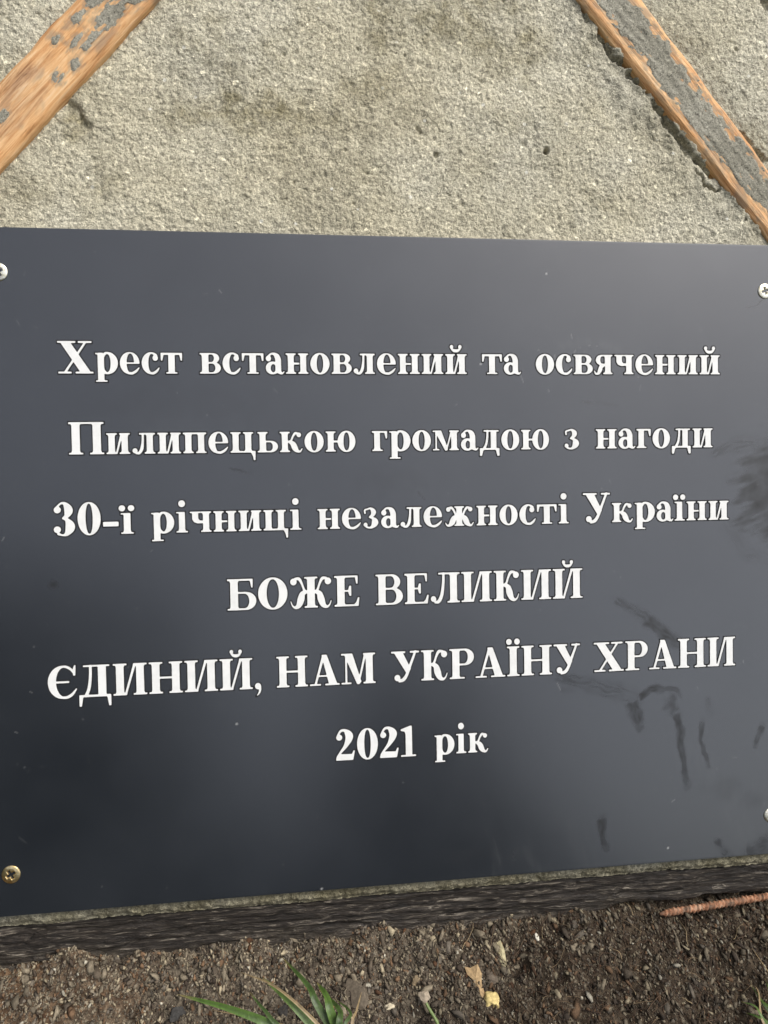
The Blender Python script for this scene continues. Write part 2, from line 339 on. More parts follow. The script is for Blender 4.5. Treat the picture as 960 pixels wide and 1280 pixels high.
# ------------------------------------------------------------------ wooden laths with smeared mortar
def lath(p0, p1, q0, q1, top, label, smear_fn, edge_seed, worn):
    """p0->p1 and q0->q1: its two long edges on the face (photo pixels)"""
    a0, a1, b0, b1 = [np.array(face_uv(*p, top)) for p in (p0, p1, q0, q1)]
    L = np.linalg.norm((a1 + b1) / 2 - (a0 + b0) / 2); ns = int(L / 0.0007); nc = 46
    T, C = np.meshgrid(np.linspace(0, 1, ns), np.linspace(0, 1, nc))
    Lm = T * L
    ca = 0.0008 * fbm(Lm * 40, 0 * Lm, edge_seed, 3, .4); cb = 0.0008 * fbm(Lm * 40, 0 * Lm + 7, edge_seed + 9, 3, .4)
    pa = a0[None, None] * (1 - T[..., None]) + a1 * T[..., None]; pb = b0[None, None] * (1 - T[..., None]) + b1 * T[..., None]
    wid = np.linalg.norm(b0 - a0); across = (pb - pa) / np.linalg.norm(pb - pa, axis=-1, keepdims=True)
    # profile: first & last 8 rows go down the sides
    prof = np.clip((C - 0.14) / 0.72, 0, 1); drop = np.where(C < 0.14, (0.14 - C) / 0.14, np.where(C > 0.86, (C - 0.86) / 0.14, 0))
    p = pa + (pb - pa) * prof[..., None] + across * (ca * (1 - prof) + cb * prof)[..., None]
    p = p + across * (np.where(C < 0.14, -1, 1) * drop * 0.0008)[..., None]
    soft = np.minimum(prof, 1 - prof) * wid
    hh = top - 0.0016 * (1 - sst(0, 0.0032, soft)) + 0.0003 * fbm(Lm * 40, prof * 12, edge_seed + 20, 3) - 0.009 * drop ** 1.3
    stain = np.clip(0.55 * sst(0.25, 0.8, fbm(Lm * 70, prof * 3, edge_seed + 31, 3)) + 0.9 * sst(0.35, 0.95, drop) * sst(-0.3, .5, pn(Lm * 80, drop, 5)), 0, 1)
    ctr = (a0 + a1 + b0 + b1) / 4; d = (a1 - a0) / np.linalg.norm(a1 - a0)
    k = smear_fn(Lm / L, prof, Lm) + 0.42 * fbm(Lm * 120, prof * wid * 190, edge_seed + 50, 5, 0.6); k = np.where(drop > 0.05, -1, k)
    stain = np.maximum(stain, 0.55 * sst(-0.35, 0.0, k) * sst(-0.5, 0.3, fbm(Lm * 260, prof * wid * 600, edge_seed + 55, 3)))
    root = empty('wooden_lath', W(ctr[0], ctr[1], top - 0.009)); tag(root, label, 'wooden lath')
    # local frame for the grain: y along the lath
    X3 = Vector((d[1] * U + -d[0] * V).tolist()); Y3 = Vector((d[0] * U + d[1] * V).tolist()); Z3 = Vector(N.tolist())
    F = Matrix.Identity(4)
    for i in range(3): F[i][0] = X3[i]; F[i][1] = Y3[i]; F[i][2] = Z3[i]; F[i][3] = root.location[i]
    Fi = np.array(F.inverted())
    def loc(w): return w @ Fi[:3, :3].T + Fi[:3, 3]
    root.matrix_world = F
    flip = np.cross(np.append(a1 - a0, 0), np.append(b0 - a0, 0))[2] < 0
    q = grid_quads(ns, nc)
    if flip: q = q[:, ::-1]
    me = npmesh(loc(W(p[..., 0], p[..., 1], hh).reshape(-1, 3)), q); attr(me, 'stain', stain); attr(me, 'worn', sst(0.0, 0.2, prof) * sst(0.12, 0.3, 1 - prof) * worn * sst(0.50, 0.36, T + 0.06 * fbm(Lm * 60, prof * 4, 333, 3)))
    link('wood_strip', me, WOOD, root)
    # mortar: only where the smear mask is positive, with a thickness that falls to nothing at its rim
    mh = hh + 0.0006 * sst(0.0, 0.5, k) + 0.0004 * fbm(Lm * 90, prof * wid * 260, edge_seed + 60, 4) * (k > 0) - 0.0003
    mv = loc(W(p[..., 0], p[..., 1], mh).reshape(-1, 3))
    lab = np.where(k > 0, np.arange(k.size).reshape(k.shape), -1)
    for _ in range(4000):                             # label the separate patches
        n_ = lab.copy()
        for ax in (0, 1):
            for d_ in (1, -1):
                r_ = np.roll(lab, d_, ax); sl = [slice(None)] * 2; sl[ax] = 0 if d_ == 1 else -1; r_[tuple(sl)] = -1
                n_ = np.maximum(n_, r_)
        n_ = np.where(lab >= 0, n_, -1)
        if (n_ == lab).all(): break
        lab = n_
    for l_ in np.unique(lab[lab >= 0]):
        keep = (lab.ravel()[q] == l_).all(1)
        if keep.sum() < 40: continue
        used, inv = np.unique(q[keep], return_inverse=True)
        # keep one connected sheet
        link('mortar_smear', npmesh(mv[used], inv.reshape(-1, 4)), MORT, root)
    return root
def smear_left(t, c, L):       # t from the lower left end up, c from the upper-left edge across
    k = -1.0 + 0 * t
    for tt, cc, rt, rc in ((0.70, 0.62, 0.075, 0.20), (0.80, 0.66, 0.10, 0.22), (0.53, 0.24, 0.022, 0.10), (0.565, 0.51, 0.032, 0.09), (0.60, 0.68, 0.045, 0.09), (0.52, 0.76, 0.022, 0.09), (0.46, 0.72, 0.02, 0.12), (0.63, 0.26, 0.035, 0.10), (0.71, 0.25, 0.04, 0.12), (0.26, 0.45, 0.03, 0.10), (0.10, 0.5, 0.04, 0.2)):
        k = np.maximum(k, 1.12 - np.hypot((t - tt) / rt, (c - cc) / rc))
    return k
def smear_right(t, c, L):      # t from the top down, c from the lower-left edge across
    k = 1.3 - np.abs(c - 0.53 - 0.03 * np.sin(t * 9)) / 0.27
    return k - 2.2 * (1 - sst(0.12, 0.24, t - 0.10 * (c - 0.5)))
lath((-75, 180), (170, -85), (-75, 290), (270, -85), 0.0000, 'short orange wooden lath with patchy mortar spots at the upper left of the concrete', smear_left, 300, 1.0)
lath((660, -82), (985, 328), (744, -82), (992, 250), -0.0012, 'long orange wooden lath with a continuous grey mortar band, right of the plaque inscription top', smear_right, 400, 0.35)

# ------------------------------------------------------------------ plaque
PW, PH, PT = 0.2005, 0.15587, 0.003
def plaque():
    root = empty('plaque', W(0, -PH, -PT)); F = FACE.copy()
    root.matrix_world = Matrix.Translation(Vector(W(0, -PH, -PT).tolist())) @ FACE.to_3x3().to_4x4()
    tag(root, 'large dark grey memorial plaque with six lines of white Cyrillic text and smudges', 'plaque')
    O = np.array([0, PH, PT])                          # root sits at the bottom edge, back face
    us = np.linspace(-PW, PW, 800); vv = np.linspace(-PH, PH, 620); X, Y = np.meshgrid(us, vv)
    b = 0.00002                                        # softened arris
    ex = np.minimum(PW - np.abs(X), PH - np.abs(Y)); Zf = -b * (1 - np.sqrt(np.clip(1 - (1 - np.clip(ex / b, 0, 1)) ** 2, 0, 1)))
    sm = np.zeros_like(X); wx = X + 0.0012 * fbm(X * 120, Y * 120, 500, 3); wy = Y + 0.0012 * fbm(X * 120, Y * 120, 510, 3)
    def pp(*a): return P(*a, n=0.0)
    def stroke(pts, w0, w1, s, streak=0.0, soft=0.1):
        d, t = seg_d(wx, wy, pp(*pts)); w = (w0 + (w1 - w0) * t) * 0.00039
        side = pn(X * 90, Y * 90, 531) * 0.25
        k = s * (1 - sst(w * (soft + 0.35 * sst(-.3, .4, pn(X * 110, Y * 110, 532))), w * 1.45, d)) * (0.55 + 0.45 * sst(-0.6, 0.3, pn(t * 4 + side, d * 800, 533)))
        k = k * sst(0, 0.10, t + 0.03) * (1 - 0.45 * sst(0.6, 1.0, t))
        if streak: k = k * (1 - streak * sst(-0.35, 0.45, pn(t * 2.5 + side, d * 1500 + 9, 530)))
        np.maximum(sm, k, out=sm)
    def blob(c, rx, ry, s, seed=0, am=0.45, soft=0.15):
        u0, v0 = pp(c)[0]; q = np.hypot((X - u0) / (rx * .00039), (Y - v0) / (ry * .00039)) + am * fbm(X * 140, Y * 140, 540 + seed, 3)
        np.maximum(sm, s * (1 - sst(soft, 1.15, q)), out=sm)
    # the wiped patch at the right edge, feathered with brush-like streaks
    u0, v0 = pp((957, 612))[0]
    q = np.hypot((X - u0) / (46 * .00039), (Y - v0) / (64 * .00039)) + 0.5 * fbm(X * 55 + Y * 20, Y * 200 - X * 60, 560, 3)
    np.maximum(sm, 0.8 * (1 - sst(0.45, 1.15, q)), out=sm)
    stroke([(890, 568), (920, 556), (962, 552)], 5, 16, .5, .8)
    stroke([(905, 650), (935, 690), (962, 700)], 14, 8, .28, .9)
    stroke([(768, 748), (800, 768), (822, 785)], 7, 9, .6, .7); stroke([(806, 774), (830, 790), (852, 808)], 8, 9, .95)
    stroke([(850, 808), (870, 835)], 6, 3, .35)
    stroke([(690, 846), (740, 855), (792, 872)], 6, 13, .5, .7); stroke([(700, 862), (720, 864)], 4, 4, .2)
    stroke([(789, 876), (794, 893), (800, 910)], 10, 6, 1.0); stroke([(800, 872), (812, 862), (826, 861)], 4, 6, 1.0); blob((839, 881), 13, 16, .85, 1)
    stroke([(812, 862), (822, 858), (845, 862), (852, 872)], 4, 3, .7)
    stroke([(846, 890), (851, 915), (853, 945), (858, 978)], 6, 4, .95); stroke([(853, 962), (860, 982)], 3, 5, .5)
    stroke([(884, 870), (889, 890)], 4, 6, .25); stroke([(878, 900), (874, 925), (882, 945), (885, 958)], 4, 3, .75)
    stroke([(952, 908), (947, 920), (944, 932)], 6, 4, .9); blob((67, 731), 10, 7, .9, 2, .35)
    stroke([(751, 1024), (753, 1045), (757, 1060)], 6, 4, .95); stroke([(895, 1050), (905, 1062), (912, 1068)], 4, 7, .6, .5)
    stroke([(935, 1066), (962, 1056)], 10, 14, .65); blob((940, 1000), 24, 14, .12, 3); blob((905, 985), 30, 22, .14, 4)
    stroke([(640, 1075), (650, 1060)], 10, 8, .25, .6); blob((578, 1070), 40, 14, .16, 5); stroke([(726, 500), (772, 508)], 1.5, 1.5, .3); stroke([(285, 587), (312, 590)], 1.5, 2, .4)
    stroke([(955, 376), (932, 385)], 1.2, .6, .7); stroke([(522, 614), (530, 625)], 1.5, 1.0, .45)
    blob((230, 505), 120, 30, .10, 6); blob((490, 600), 60, 20, .12, 7)
    sm *= 0.80 + 0.30 * fbm(X * 130, Y * 130, 570, 3)
    sc = np.zeros_like(X); r2 = random.Random(5)
    for i in range(110):                              # hair scratches and specks of dust
        px, py = r2.uniform(5, 955), r2.uniform(300, 1090); a = r2.gauss(1.3, .8); l = abs(r2.gauss(0, 5)) + 0.6
        if i < 26: px, py = r2.gauss(730, 70), r2.gauss(435, 22)
        d, t = seg_d(X, Y, pp((px, py), (px + l * math.cos(a), py + l * math.sin(a)))); s = r2.choice([.06, .1, .15, .3])
        np.maximum(sc, s * (1 - sst(0.00005, 0.00042, d)), out=sc)
    for i in range(420):                              # fine dust
        u0, v0 = r2.uniform(-PW, PW), r2.uniform(-PH, PH); q = r2.uniform(.00022, .00045)
        i0, j0 = int((u0 + PW) / (2 * PW) * 799), int((v0 + PH) / (2 * PH) * 619); sl = (slice(max(0, j0 - 3), j0 + 4), slice(max(0, i0 - 3), i0 + 4))
        sc[sl] = np.maximum(sc[sl], r2.choice([.02, .04, .06, .14]) * (1 - sst(q * .5, q * 1.8, np.hypot(X[sl] - u0, Y[sl] - v0))))
    for pts, w, a in ((((612, 1040), (622, 1075), (618, 1108)), 9, .05), (((650, 1050), (668, 1080), (690, 1100)), 16, .035), (((700, 1010), (725, 1050), (745, 1095)), 22, .03), (((700, 432), (740, 426), (772, 436)), 9, .06), (((520, 600), (560, 640), (540, 690)), 30, .016), (((180, 520), (260, 560), (330, 540)), 34, .014), (((860, 930), (900, 980), (930, 1040)), 26, .03)):
        d, t = seg_d(X, Y, pp(*pts)); np.maximum(sc, a * (1 - sst(0, w * .00039, d)) * sst(-.5, .6, fbm(X * 420 + Y * 90, Y * 70, 580, 3)), out=sc)
    for px, py in ((683, 342), (296, 905), (601, 455), (835, 1060), (402, 1111)):
        u0, v0 = pp((px, py))[0]; np.maximum(sc, 0.95 * (1 - sst(0.0003, 0.0008, np.hypot(X - u0, Y - v0))), out=sc)
    v = np.stack([X, Y, Zf], -1).reshape(-1, 3); ny, nx = X.shape; idx = np.arange(nx * ny).reshape(ny, nx)
    ring = np.concatenate([idx[0, :-1], idx[:-1, -1], idx[-1, :0:-1], idx[:0:-1, 0]]); k = len(ring); j = np.arange(k)
    bk = v[ring].copy(); bk[:, 2] = -PT; bk = np.concatenate([bk, v[ring]]); o2 = nx * ny + k
    side = np.stack([o2 + j, nx * ny + j, nx * ny + (j + 1) % k, o2 + (j + 1) % k], 1)[:, ::-1]
    me = npmesh(np.concatenate([v, bk]) + O, np.concatenate([grid_quads(nx, ny), side]))
    pad = np.zeros(2 * k); attr(me, 'smear', np.concatenate([np.clip(sm, 0, 1).ravel(), pad])); attr(me, 'scratch', np.concatenate([sc.ravel(), pad]))
    link('board', me, BOARD, root)
    # screws: dished cross-head, each its own part
    for i, (px, py, ang, mt, rad) in enumerate(((-2.5, 340, .6, ZINC, .0041), (956, 364, .35, ZINC, .0038), (14, 1093, .5, YZINC, .0041), (963, 1019, .8, ZINC, .0037))):
        u0, v0 = pp((px, py))[0]; nr, na = 26, 72
        R, Th = np.meshgrid(np.linspace(0.0001, 1, nr), np.arange(na) * 2 * math.pi / na)
        x, y = R * np.cos(Th), R * np.sin(Th); xr = x * math.cos(ang) + y * math.sin(ang); yr = -x * math.sin(ang) + y * math.cos(ang)
        cross = np.minimum(np.maximum(np.abs(xr) - .50, np.abs(yr) - .13), np.maximum(np.abs(yr) - .50, np.abs(xr) - .13))
        z = 0.00075 * np.sqrt(np.clip(1 - (R * 0.97) ** 2.6, 0, 1)) - 0.0013 * (1 - sst(-0.05, 0.07, cross)) + 0.00004 * pn(x * 5, y * 5, 600 + i)
        z = z + 0.0001
        vv_ = np.stack([x * rad + u0, y * rad + v0, z], -1).reshape(-1, 3)
        ids = np.arange(na * nr).reshape(na, nr); nxt = np.roll(ids, -1, 0)
        q = np.stack([ids[:, :-1], ids[:, 1:], nxt[:, 1:], nxt[:, :-1]], -1).reshape(-1, 4)
        rim = np.stack([x[:, -1] * rad * 1.0 + u0, y[:, -1] * rad * 1.0 + v0, 0 * x[:, -1] - 0.0004], -1)
        j = np.arange(na); sq = np.stack([ids[:, -1], na * nr + j, na * nr + (j + 1) % na, nxt[:, -1]], -1)
        o = link('screw', npmesh(np.concatenate([vv_, rim]) + O, np.concatenate([q, sq])), mt, root)
        if mt is YZINC: o['label'] = 'yellowish tarnished screw at the lower left corner of the plaque'
    return root, O
PLQ, PO = plaque()

# ------------------------------------------------------------------ lettering: every glyph is drawn here as a distance field
def gR(x0, y0, x1, y1): return lambda x, y: np.maximum(np.maximum(x0 - x, x - x1), np.maximum(y0 - y, y - y1))
def gE(cx, cy, rx, ry):
    def f(x, y):
        a, b = (x - cx) / rx, (y - cy) / ry; k = np.hypot(a, b); g = np.hypot(a / rx, b / ry) + 1e-9
        return k * (k - 1) / g
    return f
def gP(*pts):
    def f(x, y):
        d = np.full(x.shape, 1e9); ins = np.zeros(x.shape, bool); n = len(pts)
        for i in range(n):
            ax, ay = pts[i]; bx, by = pts[(i + 1) % n]; dx, dy = bx - ax, by - ay
            t = np.clip(((x - ax) * dx + (y - ay) * dy) / (dx * dx + dy * dy), 0, 1)
            d = np.minimum(d, np.hypot(x - ax - t * dx, y - ay - t * dy))
            c = (ay > y) != (by > y)
            if dy: ins ^= c & (x < dx * (y - ay) / dy + ax)
        return np.where(ins, -d, d)
    return f
def gS(*pts):                                         # swelling stroke through x, y, radius
    p = np.array(pts, float); q = np.vstack([2 * p[0] - p[1], p, 2 * p[-1] - p[-2]]); out = []
    for i in range(1, len(q) - 2):
        for t in np.linspace(0, 1, 9)[:(9 if i == len(q) - 3 else 8)]:
            out.append(0.5 * (2 * q[i] + (q[i + 1] - q[i - 1]) * t + (2 * q[i - 1] - 5 * q[i] + 4 * q[i + 1] - q[i + 2]) * t * t + (3 * q[i] - q[i - 1] - 3 * q[i + 1] + q[i + 2]) * t ** 3))
    def f(x, y):
        d = np.full(x.shape, 1e9)
        for a, b in zip(out[:-1], out[1:]):
            dx, dy = b[0] - a[0], b[1] - a[1]; t = np.clip(((x - a[0]) * dx + (y - a[1]) * dy) / (dx * dx + dy * dy + 1e-9), 0, 1)
            d = np.minimum(d, np.hypot(x - a[0] - t * dx, y - a[1] - t * dy) - (a[2] + (b[2] - a[2]) * t))
        return d
    return f
def gU(*fs):
    def f(x, y):
        d = fs[0](x, y)
        for g in fs[1:]: d = np.minimum(d, g(x, y))
        return d
    return f
def gD(a, b): return lambda x, y: np.maximum(a(x, y), -b(x, y))
def gI(a, b): return lambda x, y: np.maximum(a(x, y), b(x, y))
def gB(cx, cy, r): return gE(cx, cy, r, r)
def sh(f, dx, dy=0): return lambda x, y: f(x - dx, y - dy)
def mir(f, c): return lambda x, y: f(2 * c - x, y)
def lst(x, top=True, bot=True, h=100, o=11, s=33, t=10):
    w = 2 * o + s; fs = [gR(x + o, 0, x + o + s, h)]
    br = 7
    if bot: fs += [gR(x, 0, x + w, t), gP((x + o - br, t - 1), (x + o + s + br, t - 1), (x + o + s, t + br), (x + o, t + br))]
    if top: fs += [gR(x, h - t, x + w, h), gP((x + o - br, h - t + 1), (x + o, h - t - br), (x + o + s, h - t - br), (x + o + s + br, h - t + 1))]
    return gU(*fs)
def cst(x, top=True, bot=True): return lst(x, top, bot, 152, 15, 41, 11)
G = {}
def glyph(c, w, *fs): G[c] = (w, gU(*fs))
H2 = 62
breve = lambda cx, y: gU(gB(cx - 22, y, 11), gB(cx + 22, y, 11), gS((cx - 26, y - 4, 5), (cx - 14, y - 17, 8), (cx, y - 20, 9), (cx + 14, y - 17, 8), (cx + 26, y - 4, 5)))
i_l = gU(lst(0), lst(H2), gP((44, 0), (55, 0), (84, 100), (70, 100)))
glyph('и', 117, i_l); glyph('й', 117, i_l, breve(58, 134))
glyph('н', 117, lst(0), lst(H2), gR(40, 44, 72, 56))
glyph('п', 117, lst(0), lst(H2), gR(0, 89, 117, 100))
def droop(x, s, h=100, d=40): return gP((x, h), (x - s * 24, h), (x - s * 17, h - 14), (x - s * 11, h - d), (x - s * 1, h - d))
glyph('т', 111, gR(38, 0, 73, 100), gR(26, 0, 86, 10), gR(2, 87, 109, 100), droop(0, -1), droop(111, 1))
glyph('г', 82, lst(0, False), gR(0, 0, 58, 10), gR(0, 88, 80, 100), droop(82, 1))
glyph('р', 114, gR(12, -38, 46, 97), gR(1, -38, 62, -28), gP((0, 99), (0, 90), (14, 86), (14, 98)), gI(gD(gE(60, 50, 54, 53), gE(60, 50, 15, 40)), gR(44, -20, 200, 200)), gR(12, 86, 40, 99))
ring = gD(gE(50, 50, 50, 53), gE(53, 50, 17, 43))
glyph('е', 101, gI(ring, gR(-9, -9, 52, 120)), gI(ring, gR(40, 46, 120, 120)), gR(22, 45, 99, 55), gS((44, 4, 7), (62, 3.5, 7.5), (82, 14, 7), (96, 29, 4)))
glyph('с', 88, gI(ring, gR(-9, -9, 48, 120)), gS((44, 96.5, 6), (58, 96, 6), (72, 86, 9)), gB(69, 74, 15), gS((44, 4, 7), (60, 4, 7.5), (76, 14, 7), (88, 29, 4)))
glyph('о', 100, gD(gE(50, 50, 50, 53), gE(50, 50, 14.5, 42)))
def bowl(x, y0, y1, r, cx, iw, s, t=11): return gD(gU(gR(s, y0, cx, y1), gE(cx, (y0 + y1) / 2, r - cx, (y1 - y0) / 2)), gU(gR(s + 16, y0 + t, cx - 6, y1 - t), gE(cx - 6, (y0 + y1) / 2, iw, (y1 - y0) / 2 - t)))
glyph('в', 105, lst(0), bowl(0, 48, 100, 99, 64, 12, 30, 10), bowl(0, 0, 57, 106, 68, 14, 30, 10))
glyph('ь', 104, lst(0), bowl(0, 0, 58, 105, 68, 14, 30, 10))
glyph('а', 93, gS((14, 82, 7), (28, 95, 6), (44, 95, 8), (58, 84, 14), (64, 68, 16)), gB(16, 74, 15), gR(48, 12, 80, 70), gS((64, 18, 15), (74, 7, 9), (84, 4, 6), (93, 12, 4)), gI(gD(gE(36, 29, 36, 32), gE(39, 28, 11, 18)), gR(-9, -9, 60, 90)))
glyph('л', 114, lst(58), gR(33, 89, 112, 100), gS((53, 94, 6.5), (52, 60, 7), (47, 26, 9), (35, 6, 8), (20, 4, 6)), gB(14, 16, 13.5))
glyph('я', 102, lst(47), gD(gU(gE(42, 72, 34, 28), gR(42, 44, 66, 100)), gU(gE(46, 72.5, 11, 17), gR(46, 55.5, 57, 89.5))), gS((54, 46, 7), (38, 38, 11), (31, 20, 12), (22, 5, 8), (8, 5, 6), (2, 18, 4)))
glyph('ч', 108, lst(53), gR(0, 90, 55, 100), gP((11, 96), (44, 96), (44, 66), (50, 58), (70, 57), (70, 42), (38, 41), (20, 48), (11, 62)))
glyph('ц', 127, lst(0), lst(H2), gR(0, 0, 117, 11), gP((87, 9), (127, 11), (125, -37), (114, -37), (110, -16), (101, 0)))
karm = gU(gS((40, 50, 6), (58, 56, 6), (68, 76, 6.5), (80, 91, 7.5), (94, 90, 6)), gB(98, 83, 13), gS((50, 50, 7), (68, 40, 14), (77, 22, 16), (88, 8, 10), (103, 4, 6), (114, 18, 4)))
glyph('к', 118, lst(0), karm)
zh = sh(karm, 42)
glyph('ж', 164, sh(lst(0), 54), zh, mir(zh, 82))
glyph('ю', 155, lst(0), gR(40, 44, 70, 56), gD(gE(108, 50, 47, 53), gE(108, 50, 14, 42)))
glyph('м', 142, gR(14, 0, 25, 100), gR(0, 0, 38, 10), gR(0, 90, 44, 100), gP((9, 100), (48, 100), (84, 6), (76, -2), (66, -2)), gP((68, 0), (78, 0), (108, 100), (96, 100)), lst(87))
def feet(w, d, t=12): return gU(gR(2, 0, w - 2, t), gP((1, t), (34, t - 2), (22, -3), (15, -d), (1, -d)), gP((w - 1, t), (w - 34, t - 2), (w - 22, -3), (w - 15, -d), (w - 1, -d)))
glyph('д', 110, feet(110, 30), gR(22, 89, 106, 100), gR(60, 5, 93, 100), gS((44, 95, 6.5), (43, 62, 7), (37, 30, 7.5), (24, 6, 8)))
glyph('з', 86, gS((12, 74, 6), (11, 88, 6), (24, 93, 5.5), (42, 96, 7), (56, 80, 14), (50, 64, 10), (34, 54, 5)), gS((34, 54, 5), (52, 48, 8), (63, 29, 18), (50, 9, 10), (34, 3, 6), (18, 7, 6)), gB(14, 18, 12))
i_s = gU(lst(2, False), gR(0, 90, 30, 100), gR(0, 0, 60, 10))
glyph('і', 60, i_s, gB(30, 137, 18)); glyph('ї', 60, i_s, gB(8, 121, 16), gB(48, 121, 16))
# capitals
CW2 = 99
i_c = gU(cst(0), cst(CW2), gP((54, 0), (68, 0), (118, 152), (102, 152)))
glyph('И', 170, i_c); glyph('Й', 170, i_c, breve(85, 184))
glyph('Н', 170, cst(0), cst(CW2), gR(50, 70, 118, 82)); glyph('П', 170, cst(0), cst(CW2), gR(0, 140, 170, 152))
glyph('Х', 176, gP((12, 148), (64, 148), (166, 4), (112, 4)), gP((26, 4), (43, 4), (148, 148), (132, 148)), gR(0, 140, 92, 152), gR(100, 140, 170, 152), gR(2, 0, 70, 12), gR(86, 0, 176, 12))
glyph('У', 150, gP((12, 148), (62, 148), (106, 62), (84, 34)), gS((129, 148, 7), (104, 88, 8), (84, 38, 9), (66, 12, 10), (44, 4, 8)), gB(33, 20, 17), gR(0, 140, 78, 152), gR(98, 140, 150, 152))
glyph('Б', 146, cst(0), gR(0, 140, 128, 152), droop(130, 1, 152, 46), bowl(0, 0, 90, 146, 92, 22, 40, 12))
glyph('О', 149, gD(gE(74.5, 76, 74.5, 79), gE(74.5, 76, 29, 67)))
carm = gU(gS((120, 78, 6), (142, 86, 7), (154, 116, 7), (168, 141, 9), (188, 143, 7)), gB(197, 128, 18), gS((128, 80, 7), (152, 70, 14), (161, 42, 19), (172, 14, 14), (190, 4, 8), (204, 14, 5), (212, 34, 4)))
glyph('Ж', 220, sh(cst(0), 75), carm, mir(carm, 110)); glyph('К', 144, cst(0), sh(carm, -73))
glyph('Е', 132, cst(0), gR(0, 140, 122, 152), droop(124, 1, 152, 44), gR(50, 71, 90, 82), gP((78, 50), (90, 50), (90, 103), (78, 103), (72, 86), (72, 67)), gR(0, 0, 126, 12), gP((132, 46), (121, 46), (112, 22), (100, 10), (104, 0), (126, 0)))
glyph('В', 147, cst(0), bowl(0, 74, 152, 134, 86, 20, 40, 12), bowl(0, 0, 86, 147, 92, 23, 40, 12))
glyph('Л', 160, cst(90), gR(42, 140, 160, 152), gS((72, 146, 8), (70, 95, 8.5), (62, 42, 10), (46, 10, 10), (26, 5, 7)), gB(17, 22, 16))
cring = gD(gE(74, 76, 74, 79), gE(82, 76, 40, 67))
glyph('Є', 142, gI(cring, gR(-9, -9, 78, 180)), gS((70, 149, 6), (92, 147, 7), (114, 134, 7), (130, 112, 5)), gP((122, 104), (136, 102), (138, 156), (130, 156), (122, 140)), gR(40, 70, 106, 82), gS((70, 4, 7), (94, 5, 8), (118, 18, 8), (138, 42, 5)))
glyph('Д', 160, feet(160, 44, 13), gR(22, 141, 154, 152), gR(94, 5, 136, 152), gS((60, 146, 8), (58, 90, 8.5), (50, 40, 9), (36, 8, 9)))
glyph('А', 164, gP((64, 152), (96, 152), (152, 4), (104, 4)), gP((24, 4), (39, 4), (88, 152), (70, 152)), gR(0, 0, 64, 11), gR(82, 0, 164, 11), gR(46, 42, 112, 53))
glyph('М', 190, gR(22, 0, 35, 152), gR(0, 0, 58, 11), gR(0, 141, 60, 152), gP((14, 152), (64, 152), (112, 12), (100, -2), (86, -2)), gP((88, 0), (100, 0), (142, 152), (126, 152)), cst(119))
glyph('Р', 132, cst(0), gR(0, 0, 84, 11), bowl(0, 66, 152, 134, 84, 20, 40, 12))
glyph('Ї', 72, cst(0), gB(13, 174, 17), gB(57, 174, 17))
glyph(',', 36, gB(18, 14, 17), gS((27, 12, 9), (28, -8, 7), (20, -24, 5), (8, -34, 2.5)))
glyph('3', 98, gS((18, 132, 6), (36, 149, 6), (54, 146, 10), (68, 118, 20), (60, 92, 12), (42, 80, 5)), gB(20, 119, 17), gS((42, 80, 5), (62, 70, 11), (74, 40, 22), (60, 10, 12), (42, 2, 6), (22, 8, 7)), gB(18, 28, 17))
glyph('0', 103, gD(gE(51.5, 76, 51.5, 79), gE(51.5, 76, 14, 68)))
glyph('2', 94, gS((12, 126, 6), (26, 146, 7), (46, 147, 9), (64, 126, 19), (64, 106, 18), (48, 72, 11), (26, 44, 7), (8, 18, 6)), gB(18, 114, 16), gP((0, 0), (84, 0), (94, 50), (84, 50), (76, 32), (10, 34), (0, 10)))
glyph('1', 77, gP((0, 138), (0, 128), (20, 124), (24, 110), (24, 0), (58, 0), (58, 155), (48, 155)), gR(0, 0, 77, 11))
glyph('-', 71, gR(0, 36, 71, 61))
UNIT = 0.0000985                                      # metres per glyph unit: x-height 9.75 mm
def contours(F, x0, y0, st):
    """closed iso-lines of F = 0, linked cell by cell"""
    ny, nx = F.shape; s = F < 0; nxt = {}
    code = s[:-1, :-1] * 1 + s[:-1, 1:] * 2 + s[1:, 1:] * 4 + s[1:, :-1] * 8
    tab = {1: [(3, 0)], 2: [(0, 1)], 3: [(3, 1)], 4: [(1, 2)], 5: [(3, 0), (1, 2)], 6: [(0, 2)], 7: [(3, 2)], 8: [(2, 3)], 9: [(2, 0)], 10: [(0, 1), (2, 3)], 11: [(2, 1)], 12: [(1, 3)], 13: [(1, 0)], 14: [(0, 3)]}
    def ek(j, i, e): return ((j, i, 0), (j, i + 1, 1), (j + 1, i, 0), (j, i, 1))[e]
    for j, i in zip(*np.nonzero((code > 0) & (code < 15))):
        for a, b in tab[int(code[j, i])]: nxt[ek(int(j), int(i), a)] = ek(int(j), int(i), b)
    def pt(k):
        j, i, d = k; f0 = F[j, i]; f1 = F[j, i + 1] if d == 0 else F[j + 1, i]; t = f0 / (f0 - f1)
        return (x0 + (i + (t if d == 0 else 0)) * st, y0 + (j + (t if d == 1 else 0)) * st)
    out = []
    while nxt:
        k0 = next(iter(nxt)); k = k0; poly = []
        while k in nxt: poly.append(pt(k)); k = nxt.pop(k)
        if len(poly) > 6: out.append(poly)
    return out
